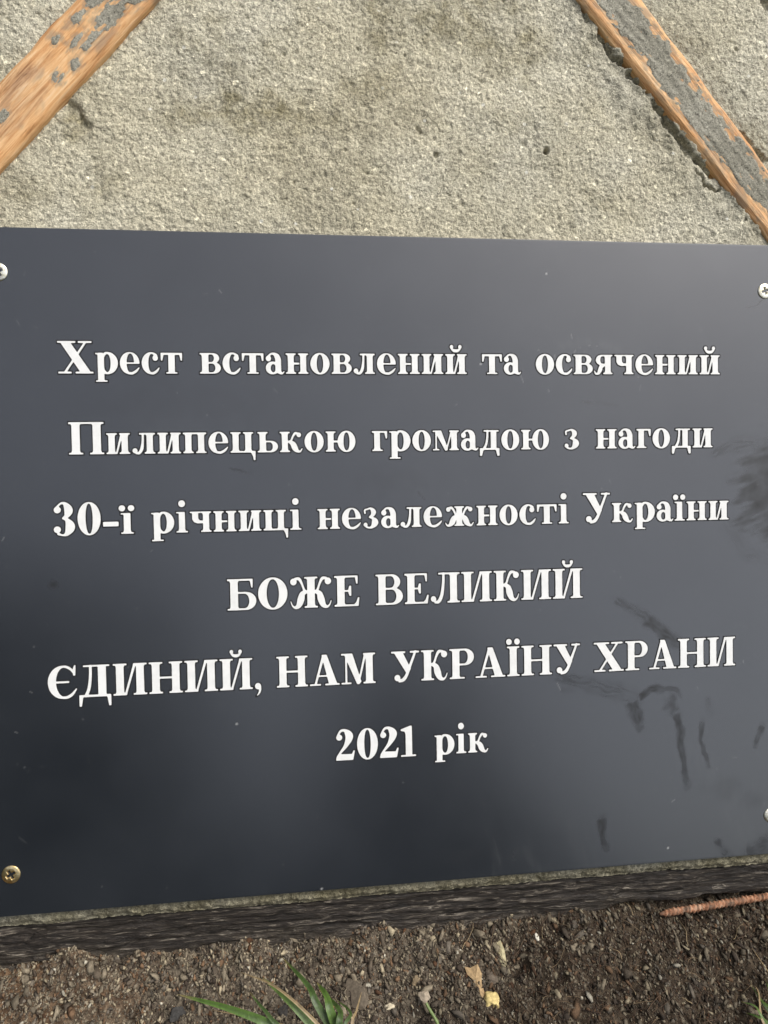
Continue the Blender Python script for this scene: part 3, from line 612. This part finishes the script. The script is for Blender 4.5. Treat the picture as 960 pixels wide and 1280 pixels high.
def simplify(p, tol):
    p = np.array(p); n = len(p); k = int(np.argmax(np.hypot(*(p - p[0]).T))); keep = {0, k}
    def rec(a, b):
        if b - a < 2: return
        q0, q1 = p[a], p[b % n]; m = p[a + 1:b]; d = q1 - q0; L = math.hypot(*d) + 1e-9
        e = np.abs(d[0] * (m[:, 1] - q0[1]) - d[1] * (m[:, 0] - q0[0])) / L; i = int(np.argmax(e))
        if e[i] > tol: keep.add(a + 1 + i); rec(a, a + 1 + i); rec(a + 1 + i, b)
    rec(0, k); rec(k, n); return p[sorted(keep)]
def blur(F, s):
    k = np.exp(-0.5 * (np.arange(-4, 5) / s) ** 2); k /= k.sum()
    F = np.apply_along_axis(lambda r: np.convolve(np.pad(r, 4, 'edge'), k, 'valid'), 1, F)
    return np.apply_along_axis(lambda r: np.convolve(np.pad(r, 4, 'edge'), k, 'valid'), 0, F)
def flat(polys, n0, n1, fx):
    cu = bpy.data.curves.new('c', 'CURVE'); cu.dimensions = '2D'; cu.fill_mode = 'BOTH'; cu.extrude = (n1 - n0) / 2
    for p in polys:
        sp = cu.splines.new('POLY'); sp.points.add(len(p) - 1); sp.use_cyclic_u = True
        sp.points.foreach_set('co', np.array([(fx(q)[0], fx(q)[1], 0, 1) for q in p], np.float32).ravel())
    ob = bpy.data.objects.new('c', cu); COL.objects.link(ob); dg = bpy.context.evaluated_depsgraph_get()
    me = bpy.data.meshes.new_from_object(ob.evaluated_get(dg)); bpy.data.objects.remove(ob); bpy.data.curves.remove(cu)
    me.transform(Matrix.Translation((PO[0], PO[1], PO[2] + (n0 + n1) / 2))); return me
def word(txt, xl, xr, base_v, yb):
    gap = 6.5; ws = [G[c][0] for c in txt]; x = 0; xs = []
    for i, c in enumerate(txt):
        xs.append(x); x += ws[i] + gap
    x -= gap
    u0 = face_uv(xl, yb)[0] + 0.0002; u1 = face_uv(xr, yb)[0] - 0.0002; sx = (u1 - u0) / x; st = 2.0
    print('word', txt, 'stretch %.3f' % (sx / UNIT))
    gx = np.arange(-26, x + 28, st); gy = np.arange(-62, 214, st); X, Y = np.meshgrid(gx, gy); F = np.full(X.shape, 1e3)
    for c, x0, w in zip(txt, xs, ws):
        i0 = max(0, int((x0 - 24 + 26) / st)); i1 = min(len(gx), int((x0 + w + 24 + 26) / st) + 1)
        F[:, i0:i1] = np.minimum(F[:, i0:i1], np.clip(G[c][1](X[:, i0:i1] - x0, Y[:, i0:i1]), -20, 40))
    F = blur(np.clip(F, -20, 20), 0.9) + 1.7
    fx = lambda q: (u0 + q[0] * sx, base_v + q[1] * UNIT)
    a = flat([simplify(p, 0.3) for p in contours(F, gx[0], gy[0], st)], 0.00010, 0.00030, fx)
    b = flat([simplify(p, 0.5) for p in contours(F - 5.4, gx[0], gy[0], st)], -0.0001, 0.00006, fx)
    bm = bmesh.new(); bm.from_mesh(a); nf = len(bm.faces); bm.from_mesh(b)
    for i, f in enumerate(bm.faces): f.material_index = 0 if i < nf else 1
    me = bpy.data.meshes.new('m'); bm.to_mesh(me); bm.free(); bpy.data.meshes.remove(a); bpy.data.meshes.remove(b)
    o = link('inscription_word', me, [WHITE, RIM], PLQ, False)
    o['label'] = 'white lettering reading ' + txt
LINES = ((0.0907, (('Хрест', 71.6, 229.3, 468), ('встановлений', 249, 584.4, 468), ('та', 601.6, 651.3, 468), ('освячений', 668.8, 900.3, 468))),
         (0.0541, (('Пилипецькою', 85.3, 445.4, 567), ('громадою', 464.3, 687, 563), ('з', 704.2, 725.7, 562), ('нагоди', 743.8, 891.3, 560))),
         (0.0175, (('30-ї', 66.3, 168.8, 670), ('річниці', 188.5, 377.9, 665), ('незалежності', 396.2, 711.9, 660), ('України', 727.7, 911.3, 651))),
         (-0.0196, (('БОЖЕ', 283.6, 450.6, 762), ('ВЕЛИКИЙ', 468.8, 728.9, 752))),
         (-0.0570, (('ЄДИНИЙ,', 59.4, 327.7, 868), ('НАМ', 345.1, 470.6, 857), ('УКРАЇНУ', 488.3, 726.1, 846), ('ХРАНИ', 741.4, 919.5, 834))),
         (-0.0936, (('2021', 419.2, 521.1, 948), ('рік', 542.4, 611.3, 942))))
for bv, ws in LINES:
    for w in ws: word(w[0], w[1], w[2], bv, w[3])

# ------------------------------------------------------------------ soil at the foot
def soil_h(x, y):
    return 0.0034 * fbm(x * 34, y * 34, 700, 3) + 0.0020 * fbm(x * 130, y * 130, 710, 3) + 0.0008 * fbm(x * 480, y * 480, 720, 2) - 0.0005 + 0.0045 * sst(-0.022, 0.0, y) * sst(-0.15, 0.8, fbm(x * 22, y * 22 + 3, 726, 3)) * (1 - sst(0.09, 0.115, x)) - 0.0012 * sst(-0.030, -0.012, y) * sst(0.105, 0.125, x)
def soil():
    xs = np.concatenate([np.linspace(-0.60, -0.262, 60)[:-1], np.arange(-0.262, 0.30, 0.0009), np.linspace(0.30, 0.60, 50)[1:]])
    ys = np.concatenate([np.linspace(-0.55, -0.101, 60)[:-1], np.arange(-0.101, 0.012, 0.0008)])
    X, Y = np.meshgrid(xs, ys); Z = soil_h(X, Y)
    Z = Z - 0.06 * sst(0.35, 0.6, np.maximum(np.abs(X), -Y))
    me = npmesh(np.stack([X, Y, Z], -1), grid_quads(len(xs), len(ys)))
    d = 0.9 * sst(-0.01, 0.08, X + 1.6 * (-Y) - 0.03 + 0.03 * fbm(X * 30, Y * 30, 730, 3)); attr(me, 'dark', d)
    attr(me, 'red', sst(-0.10, -0.2, X + 0.04 * fbm(X * 40, Y * 40, 740, 2)) * 0.7)
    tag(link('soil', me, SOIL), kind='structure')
soil()
def shard(nv, r, squash):                             # an irregular little lump: jittered octahedron-like solid
    base = np.array([(1, 0, 0), (0, 1, 0), (-1, 0, 0), (0, -1, 0), (0, 0, 1), (0, 0, -1), (.7, .7, .2), (-.7, .6, .1), (-.6, -.7, .2), (.6, -.7, .1)], float)
    return base
_OV = np.array([(1, 0, 0), (0.5, 0.87, 0), (-0.5, 0.87, 0), (-1, 0, 0), (-0.5, -0.87, 0), (0.5, -0.87, 0), (0.45, 0.25, 0.8), (-0.4, 0.35, 0.8), (0, -0.45, 0.8), (0, 0, -0.8)])
_OF = np.array([(0, 1, 6), (1, 2, 7), (1, 7, 6), (2, 3, 7), (3, 4, 8), (3, 8, 7), (4, 5, 8), (5, 0, 6), (5, 6, 8), (6, 7, 8), (1, 0, 9), (2, 1, 9), (3, 2, 9), (4, 3, 9), (5, 4, 9), (0, 5, 9)])
def crumbs(n, seed, x0=-0.26, x1=0.30, deep=0.100, p=1.2):
    r = np.random.default_rng(seed); x = r.uniform(x0, x1, n); y = -deep * r.random(n) ** p + 0.008
    size = np.clip(r.lognormal(-7.70, 0.55, n), 0.00025, 0.0030)
    # fewer and darker to the lower right, where the earth is bare
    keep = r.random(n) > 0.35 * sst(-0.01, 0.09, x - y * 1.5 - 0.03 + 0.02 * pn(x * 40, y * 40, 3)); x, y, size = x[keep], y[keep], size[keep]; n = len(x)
    v = _OV[None] * r.uniform(0.65, 1.3, (n, 10, 1)) + r.normal(0, .12, (n, 10, 3))
    v = v * np.stack([r.uniform(.7, 2.1, n), r.uniform(.45, 1.0, n), r.uniform(.3, .9, n)], -1)[:, None]
    a = r.normal(1.57, .7, n); ca, sa = np.cos(a)[:, None], np.sin(a)[:, None]
    t = r.normal(0, .5, n); ct, st_ = np.cos(t)[:, None], np.sin(t)[:, None]
    X = v[..., 0] * ca - v[..., 1] * sa; Y = v[..., 0] * sa + v[..., 1] * ca; Z = v[..., 2] * ct + X * st_; X = X * ct - v[..., 2] * st_
    z0 = soil_h(x, y) + size * 0.25
    vv = np.stack([X, Y, Z], -1) * size[:, None, None] + np.stack([x, y, z0], -1)[:, None]
    f = (_OF[None] + 10 * np.arange(n)[:, None, None]).reshape(-1, 3)
    pal = np.array([(0.195, 0.16, 0.112), (0.26, 0.215, 0.15), (0.115, 0.09, 0.064), (0.065, 0.048, 0.034), (0.155, 0.13, 0.10), (0.19, 0.115, 0.065), (0.36, 0.30, 0.20), (0.46, 0.42, 0.33), (0.10, 0.05, 0.025)])
    c = pal[r.choice(9, n, p=[.21, .16, .16, .14, .12, .09, .08, .02, .02])] * r.uniform(.6, 1.15, (n, 1))
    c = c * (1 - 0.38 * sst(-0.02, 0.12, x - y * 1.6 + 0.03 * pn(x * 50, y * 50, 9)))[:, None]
    me = npmesh(vv.reshape(-1, 3), f); attrc(me, 'col', np.repeat(c, 10, 0))
    tag(link('earth_crumbs', me, CRUMB, smooth=False), 'loose crumbs of brown and tan earth strewn below the plank', 'earth crumbs', kind='stuff')
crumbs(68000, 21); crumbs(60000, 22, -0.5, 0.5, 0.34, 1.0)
def tube(pts, rad, k=6):
    pts = np.array(pts); n = len(pts); t = np.gradient(pts, axis=0); t /= np.linalg.norm(t, axis=1, keepdims=True) + 1e-12
    up = np.array([0.13, 0.31, 0.94]); a = np.cross(t, up); a /= np.linalg.norm(a, axis=1, keepdims=True) + 1e-12; b = np.cross(t, a)
    th = np.arange(k) * 2 * math.pi / k; rad = np.broadcast_to(rad, (n,))
    v = pts[:, None] + (a[:, None] * np.cos(th)[None, :, None] + b[:, None] * np.sin(th)[None, :, None]) * rad[:, None, None]
    i = np.arange(n * k).reshape(n, k); j = np.roll(i, -1, 1)
    return v.reshape(-1, 3), np.stack([i[:-1], j[:-1], j[1:], i[1:]], -1).reshape(-1, 4)
def fibres(n, seed):
    r = np.random.default_rng(seed); V_, F_, C_ = [], [], []; o = 0
    for i in range(n):
        if r.random() < 0.72: x, y = r.uniform(0.03, 0.26), -0.006 - 0.075 * r.random()
        else: x, y = r.uniform(-0.24, 0.26), -0.09 * r.random()
        a = r.normal(1.2, 0.9); L = r.uniform(0.004, 0.018); m = 7; s = np.linspace(0, 1, m)
        a2 = a + np.cumsum(r.normal(0, .22, m)); px = x + np.cumsum(np.cos(a2)) * L / m; py = y + np.cumsum(np.sin(a2)) * L / m
        py = np.minimum(py, 0.004)
        pz = soil_h(px, py) + 0.0006 + 0.003 * r.random() * np.sin(s * 3.1)
        v, f = tube(np.stack([px, py, pz], -1), r.uniform(0.00010, 0.00024) * (1 - 0.5 * s), 4); V_.append(v); F_.append(f + o); o += len(v)
        c = np.array([(0.05, 0.032, 0.022), (0.085, 0.055, 0.035), (0.17, 0.12, 0.07), (0.03, 0.02, 0.016), (0.28, 0.21, 0.12)][r.choice(5, p=[.42, .3, .08, .18, .02])]); C_.append(np.tile(c, (len(v), 1)))
    me = npmesh(np.concatenate(V_), np.concatenate(F_)); attrc(me, 'col', np.concatenate(C_))
    tag(link('root_fibres', me, CRUMB), 'mat of dead brown root fibres on the dark bare earth at lower right', 'root fibres', kind='stuff')
fibres(900, 31)

# ------------------------------------------------------------------ single stones and leaf bits
def stone(name, px, py, w, h, col, label, cat, seed, zf=0.6, sub=3, rot=0.0, rough=0.18):
    bm = bmesh.new(); bmesh.ops.create_icosphere(bm, subdivisions=sub, radius=1.0)
    p = at_z(px, py, 0.0); p[2] = soil_h(p[0], p[1]); r = random.Random(seed)
    dirs = [(Vector((r.gauss(0, 1), r.gauss(0, 1), r.gauss(0, 1))).normalized(), r.uniform(.45, .85)) for _ in range(9)]
    for v in bm.verts:
        c = v.co.copy()
        for d, k in dirs:                             # flat chipped facets
            q = c.dot(d)
            if q > k: c = c - d * (q - k) * 0.97
        nz = float(pn(np.array([c.x * 2 + seed]), np.array([c.y * 2 + c.z * 1.7]), 800)[0]); c *= 1 + rough * nz
        v.co = c
    me = bpy.data.meshes.new('m'); bm.to_mesh(me); bm.free()
    me.transform(Matrix.Rotation(rot, 4, 'Z') @ Matrix.Diagonal((w / 2 * .00042, h / 2 * .00046, zf * min(w, h) / 2 * .00042, 1)))
    attrc(me, 'col', np.tile(np.array(col), (len(me.vertices), 1)))
    o = link(name, me, CRUMB, smooth=(name == 'pebble')); o.location = (p[0], p[1], p[2] + zf * min(w, h) * .00008)
    return tag(o, label, cat)
stone('pebble', 615, 1252, 17, 22, (0.60, 0.47, 0.20), 'bright yellowish lumpy pebble lying on the dark earth', 'pebble', 3, 0.8, rough=.4)
stone('pebble', 486, 1258, 14, 8, (0.52, 0.45, 0.32), 'small flat cream pebble near the thin green stem', 'pebble', 4)
stone('pebble', 671, 1172, 7, 9, (0.62, 0.58, 0.48), 'tiny whitish pebble just below the dark plank', 'pebble', 5)
stone('stone_chip', 447, 1243, 30, 40, (0.125, 0.10, 0.072), 'grey brown angular stone half sunk beside the grass tuft', 'stone', 6, 0.5, rot=.5)
stone('stone_chip', 617, 1225, 17, 24, (0.12, 0.095, 0.07), 'dark grey brown stone chip right of the tan bark flake', 'stone', 8, 0.5, rot=-.4)
stone('stone_chip', 520, 1225, 12, 12, (0.24, 0.18, 0.11), 'small tan stone chip above the thin green stem', 'stone', 9, 0.6)
stone('stone_chip', 355, 1262, 16, 15, (0.05, 0.045, 0.04), 'blackish stone chip behind the grass blades', 'stone', 10, 0.6)
stone('stone_chip', 222, 1270, 24, 18, (0.055, 0.052, 0.048), 'dark grey stone left below the longest grass blade tip', 'stone', 12, 0.6)
def flake(px, py, pts, col, label, lift=0.0012):
    p = at_z(px, py, 0.0); z = soil_h(p[0], p[1]) + lift; s = .00042
    vs_ = [(x * s, y * s * 1.1, 0.0006 * math.sin(x * .4) + 0.0005 * math.cos(y * .3)) for x, y in pts]
    n = len(vs_); c = np.mean(vs_, 0); top = vs_ + [(c[0], c[1], c[2] + .0006)]; bot = [(x, y, q - .0007) for x, y, q in vs_]
    f = [(i, (i + 1) % n, n) for i in range(n)] + [(n + 1 + i, n + 1 + (i + 1) % n, (i + 1) % n, i) for i in range(n)] + [tuple(range(2 * n, n, -1))]
    me = mesh(top + bot, f); attrc(me, 'col', np.tile(np.array(col), (len(me.vertices), 1)))
    o = link('bark_flake', me, CRUMB, smooth=False); o.location = (p[0], p[1], z); return tag(o, label, 'bark flake')
flake(594, 1226, [(-10, 14), (-3, 13), (6, 15), (9, 6), (6, -4), (8, -14), (3, -18), (-3, -10), (-2, 0), (-8, 6)], (0.34, 0.235, 0.125), 'ragged tan bark flake standing out on the dark earth')
flake(628, 1192, [(-3, 14), (2, 15), (4, 4), (3, -10), (-1, -14), (-4, -6)], (0.46, 0.40, 0.24), 'narrow pale yellow flake below the plank near the middle')

# ------------------------------------------------------------------ rusty threaded rod against the plank
def rod():
    a = at_z(826, 1141, 0.0024); b = at_z(1075, 1101, 0.0040); a[2] = 0.0012
    d = b - a; L = np.linalg.norm(d); d = d / L; up = np.array([0, 0, 1.0]); e1 = np.cross(d, up); e1 /= np.linalg.norm(e1); e2 = np.cross(e1, d)
    ns = int(L / 0.00022); k = 26; s = np.linspace(0, L, ns); th = np.arange(k) * 2 * math.pi / k
    Sg, Th = np.meshgrid(s, th, indexing='ij'); pitch = 0.0023
    ph = (Sg / pitch - Th / (2 * math.pi) + 0.16 * pn(Sg * 260, 0 * Th, 905)) % 1.0
    r = 0.0015 + 0.00075 * (0.75 + 0.6 * pn(Sg * 330, Th * .6, 907)) * (np.abs(ph - .5) * 2) ** 1.0 * sst(0.000, 0.004, Sg) - 0.0008 * sst(0.005, 0.0, Sg) + 0.00014 * fbm(Sg * 300, Th * 2, 900, 2)
    p = a + d * Sg[..., None] + (e1 * np.cos(Th)[..., None] + e2 * np.sin(Th)[..., None]) * r[..., None]
    i = np.arange(ns * k).reshape(ns, k); j = np.roll(i, -1, 1); q = np.stack([i[:-1], i[1:], j[1:], j[:-1]], -1).reshape(-1, 4)
    v = np.concatenate([p.reshape(-1, 3), [a - d * 0.001, b]]); q = np.concatenate([q, np.stack([np.full(k, ns * k), i[0], j[0], j[0]], -1)[:, [0, 1, 2]].repeat(1, 0)[:, [0, 1, 2, 2]]])
    me = bpy.data.meshes.new('m'); me.from_pydata(v.tolist(), [], [tuple(f) if f[2] != f[3] else tuple(f[:3]) for f in q.tolist()] + [(ns * k + 1, int(j[-1][t]), int(i[-1][t])) for t in range(k)]); me.update()
    tag(link('threaded_rod', me, RUST), 'rusty orange threaded steel rod half buried in earth against the plank', 'steel rod')
rod()

# ------------------------------------------------------------------ grass
def blade_mesh(pts, w0, fold=0.25, col=(0.05, 0.11, 0.02), dry=0.0, seg=26, side=None):
    p = np.array(pts, float); q = np.vstack([2 * p[0] - p[1], p, 2 * p[-1] - p[-2]]); out = []
    for i in range(1, len(q) - 2):
        for t in np.linspace(0, 1, seg // (len(p) - 1) + 2)[:-1]:
            out.append(0.5 * (2 * q[i] + (q[i + 1] - q[i - 1]) * t + (2 * q[i - 1] - 5 * q[i] + 4 * q[i + 1] - q[i + 2]) * t * t + (3 * q[i] - q[i - 1] - 3 * q[i + 1] + q[i + 2]) * t ** 3))
    out.append(p[-1]); c = np.array(out); n = len(c); t = np.gradient(c, axis=0); t /= np.linalg.norm(t, axis=1, keepdims=True)
    view = CW - c; view /= np.linalg.norm(view, axis=1, keepdims=True)
    up = np.array([0.1, -0.45, 0.9]); sd_ = np.cross(t, up); sd_ /= np.linalg.norm(sd_, axis=1, keepdims=True); nr = np.cross(sd_, t)
    s = np.linspace(0, 1, n); w = w0 / 2 * np.clip((1 - s) ** 0.62, 0.02, 1) * (0.75 + 0.25 * sst(0, .3, s))
    off = np.array([-1, -.55, 0, .55, 1]); v = c[:, None] + sd_[:, None] * (off[None, :, None] * w[:, None, None]) + nr[:, None] * (np.abs(off)[None, :, None] * fold * w[:, None, None])
    top = v.reshape(-1, 3); bot = (v - nr[:, None] * 0.00012).reshape(-1, 3); gq = grid_quads(5, n)
    k = 5 * n; cc = np.tile(np.array(col), (n, 5, 1)); cc = cc * (0.8 + 0.5 * np.abs(off))[None, :, None] * (0.85 + 0.3 * s)[:, None, None]
    tip = sst(0.86, 1.0, s)[:, None, None] * 0.8; cc = cc * (1 - tip) + np.array([0.22, 0.15, 0.07]) * tip
    cc = cc.reshape(-1, 3)
    me = npmesh(np.concatenate([top, bot]), np.concatenate([gq, gq[:, ::-1] + k])); attrc(me, 'col', np.concatenate([cc, cc])); return me
def pz(x, y, z): return at_z(x, y, z)
def tuft(name, base, blades, label):
    b = pz(*base, 0.0); b[2] = soil_h(b[0], b[1]) - 0.001; root = empty(name, b); tag(root, label, 'grass')
    for pts, w, col in blades:
        pts = [b + np.array([random.uniform(-.004, .004), random.uniform(-.004, .004), 0])] + [pz(*q) for q in pts]
        adopt(link('blade', blade_mesh(pts, w, col=col), LEAF), root)
    return root
g1, g2, g3, dryc = (0.058, 0.105, 0.017), (0.085, 0.135, 0.032), (0.042, 0.074, 0.015), (0.24, 0.175, 0.09)
tuft('grass_tuft', (455, 1345), [
    ([(350, 1288, .018), (290, 1262, .021), (222, 1243, .016)], .0050, g1),
    ([(385, 1275, .020), (355, 1245, .022), (328, 1222, .016)], .0050, g2),
    ([(400, 1262, .020), (385, 1232, .021), (352, 1196, .013)], .0042, g3),
    ([(415, 1270, .020), (408, 1245, .021), (396, 1228, .016)], .0048, g1),
    ([(425, 1285, .020), (424, 1262, .020), (398, 1236, .014)], .0040, g3),
    ([(440, 1285, .014), (446, 1262, .012), (452, 1240, .005)], .0016, dryc), ([(400, 1290, .012), (330, 1288, .006), (270, 1284, .003)], .0020, dryc), ([(430, 1290, .016), (438, 1266, .015), (418, 1248, .010)], .0022, g3), ([(360, 1290, .020), (330, 1262, .022), (312, 1240, .018)], .0026, g3),
    ([(395, 1278, .023), (345, 1234, .024), (300, 1215, .016)], .0018, dryc),
    ([(372, 1292, .016), (330, 1275, .014), (262, 1262, .006)], .0016, dryc)], 'tuft of broad green grass blades rising at the bottom edge left of centre')
tuft('grass_tuft', (985, 1300), [
    ([(965, 1270, .010), (950, 1248, .010), (938, 1230, .006)], .0020, g3), ([(955, 1275, .012), (944, 1258, .012), (926, 1252, .008)], .0016, g2),
    ([(970, 1265, .012), (962, 1240, .012), (956, 1222, .006)], .0020, g3), ([(962, 1280, .008), (945, 1270, .008), (932, 1266, .005)], .0018, g1),
    ([(972, 1255, .012), (966, 1225, .010), (940, 1185, .003)], .0012, dryc), ([(955, 1280, .012), (948, 1240, .010), (938, 1228, .004)], .0014, dryc), ([(975, 1270, .013), (958, 1256, .013), (946, 1246, .009)], .0022, g1)], 'small dark tuft of fine grass in the lower right corner')
def stem():
    a = pz(552, 1300, 0.004); b = pz(530, 1247, 0.012); root = empty('green_stem', a); tag(root, 'single thin green stem with a small beige tip on bare earth', 'plant stem')
    v, f = tube([a, a * .6 + b * .4 + np.array([.001, 0, .001]), a * .2 + b * .8, b], np.array([.0009, .0008, .0007, .0006]), 8)
    me = npmesh(v, f); attrc(me, 'col', np.tile(np.array((0.14, 0.19, 0.06)), (len(v), 1))); adopt(link('stalk', me, LEAF), root)
    s = .00042; vs_ = [(-6 * s, 5 * s, .001), (5 * s, 6 * s, .001), (7 * s, -1 * s, .0005), (1 * s, -6 * s, 0), (-4 * s, -2 * s, 0), (0, 1 * s, -.0015), (0, 2 * s, .0022)]
    me = mesh([np.array(q) + b for q in vs_], [(0, 6, 1), (1, 6, 2), (2, 6, 3), (3, 6, 4), (4, 6, 0), (1, 5, 0), (2, 5, 1), (3, 5, 2), (4, 5, 3), (0, 5, 4)][::1])
    attrc(me, 'col', np.tile(np.array((0.33, 0.27, 0.20)), (7, 1))); adopt(link('tip', me, CRUMB, smooth=False), root)
stem()
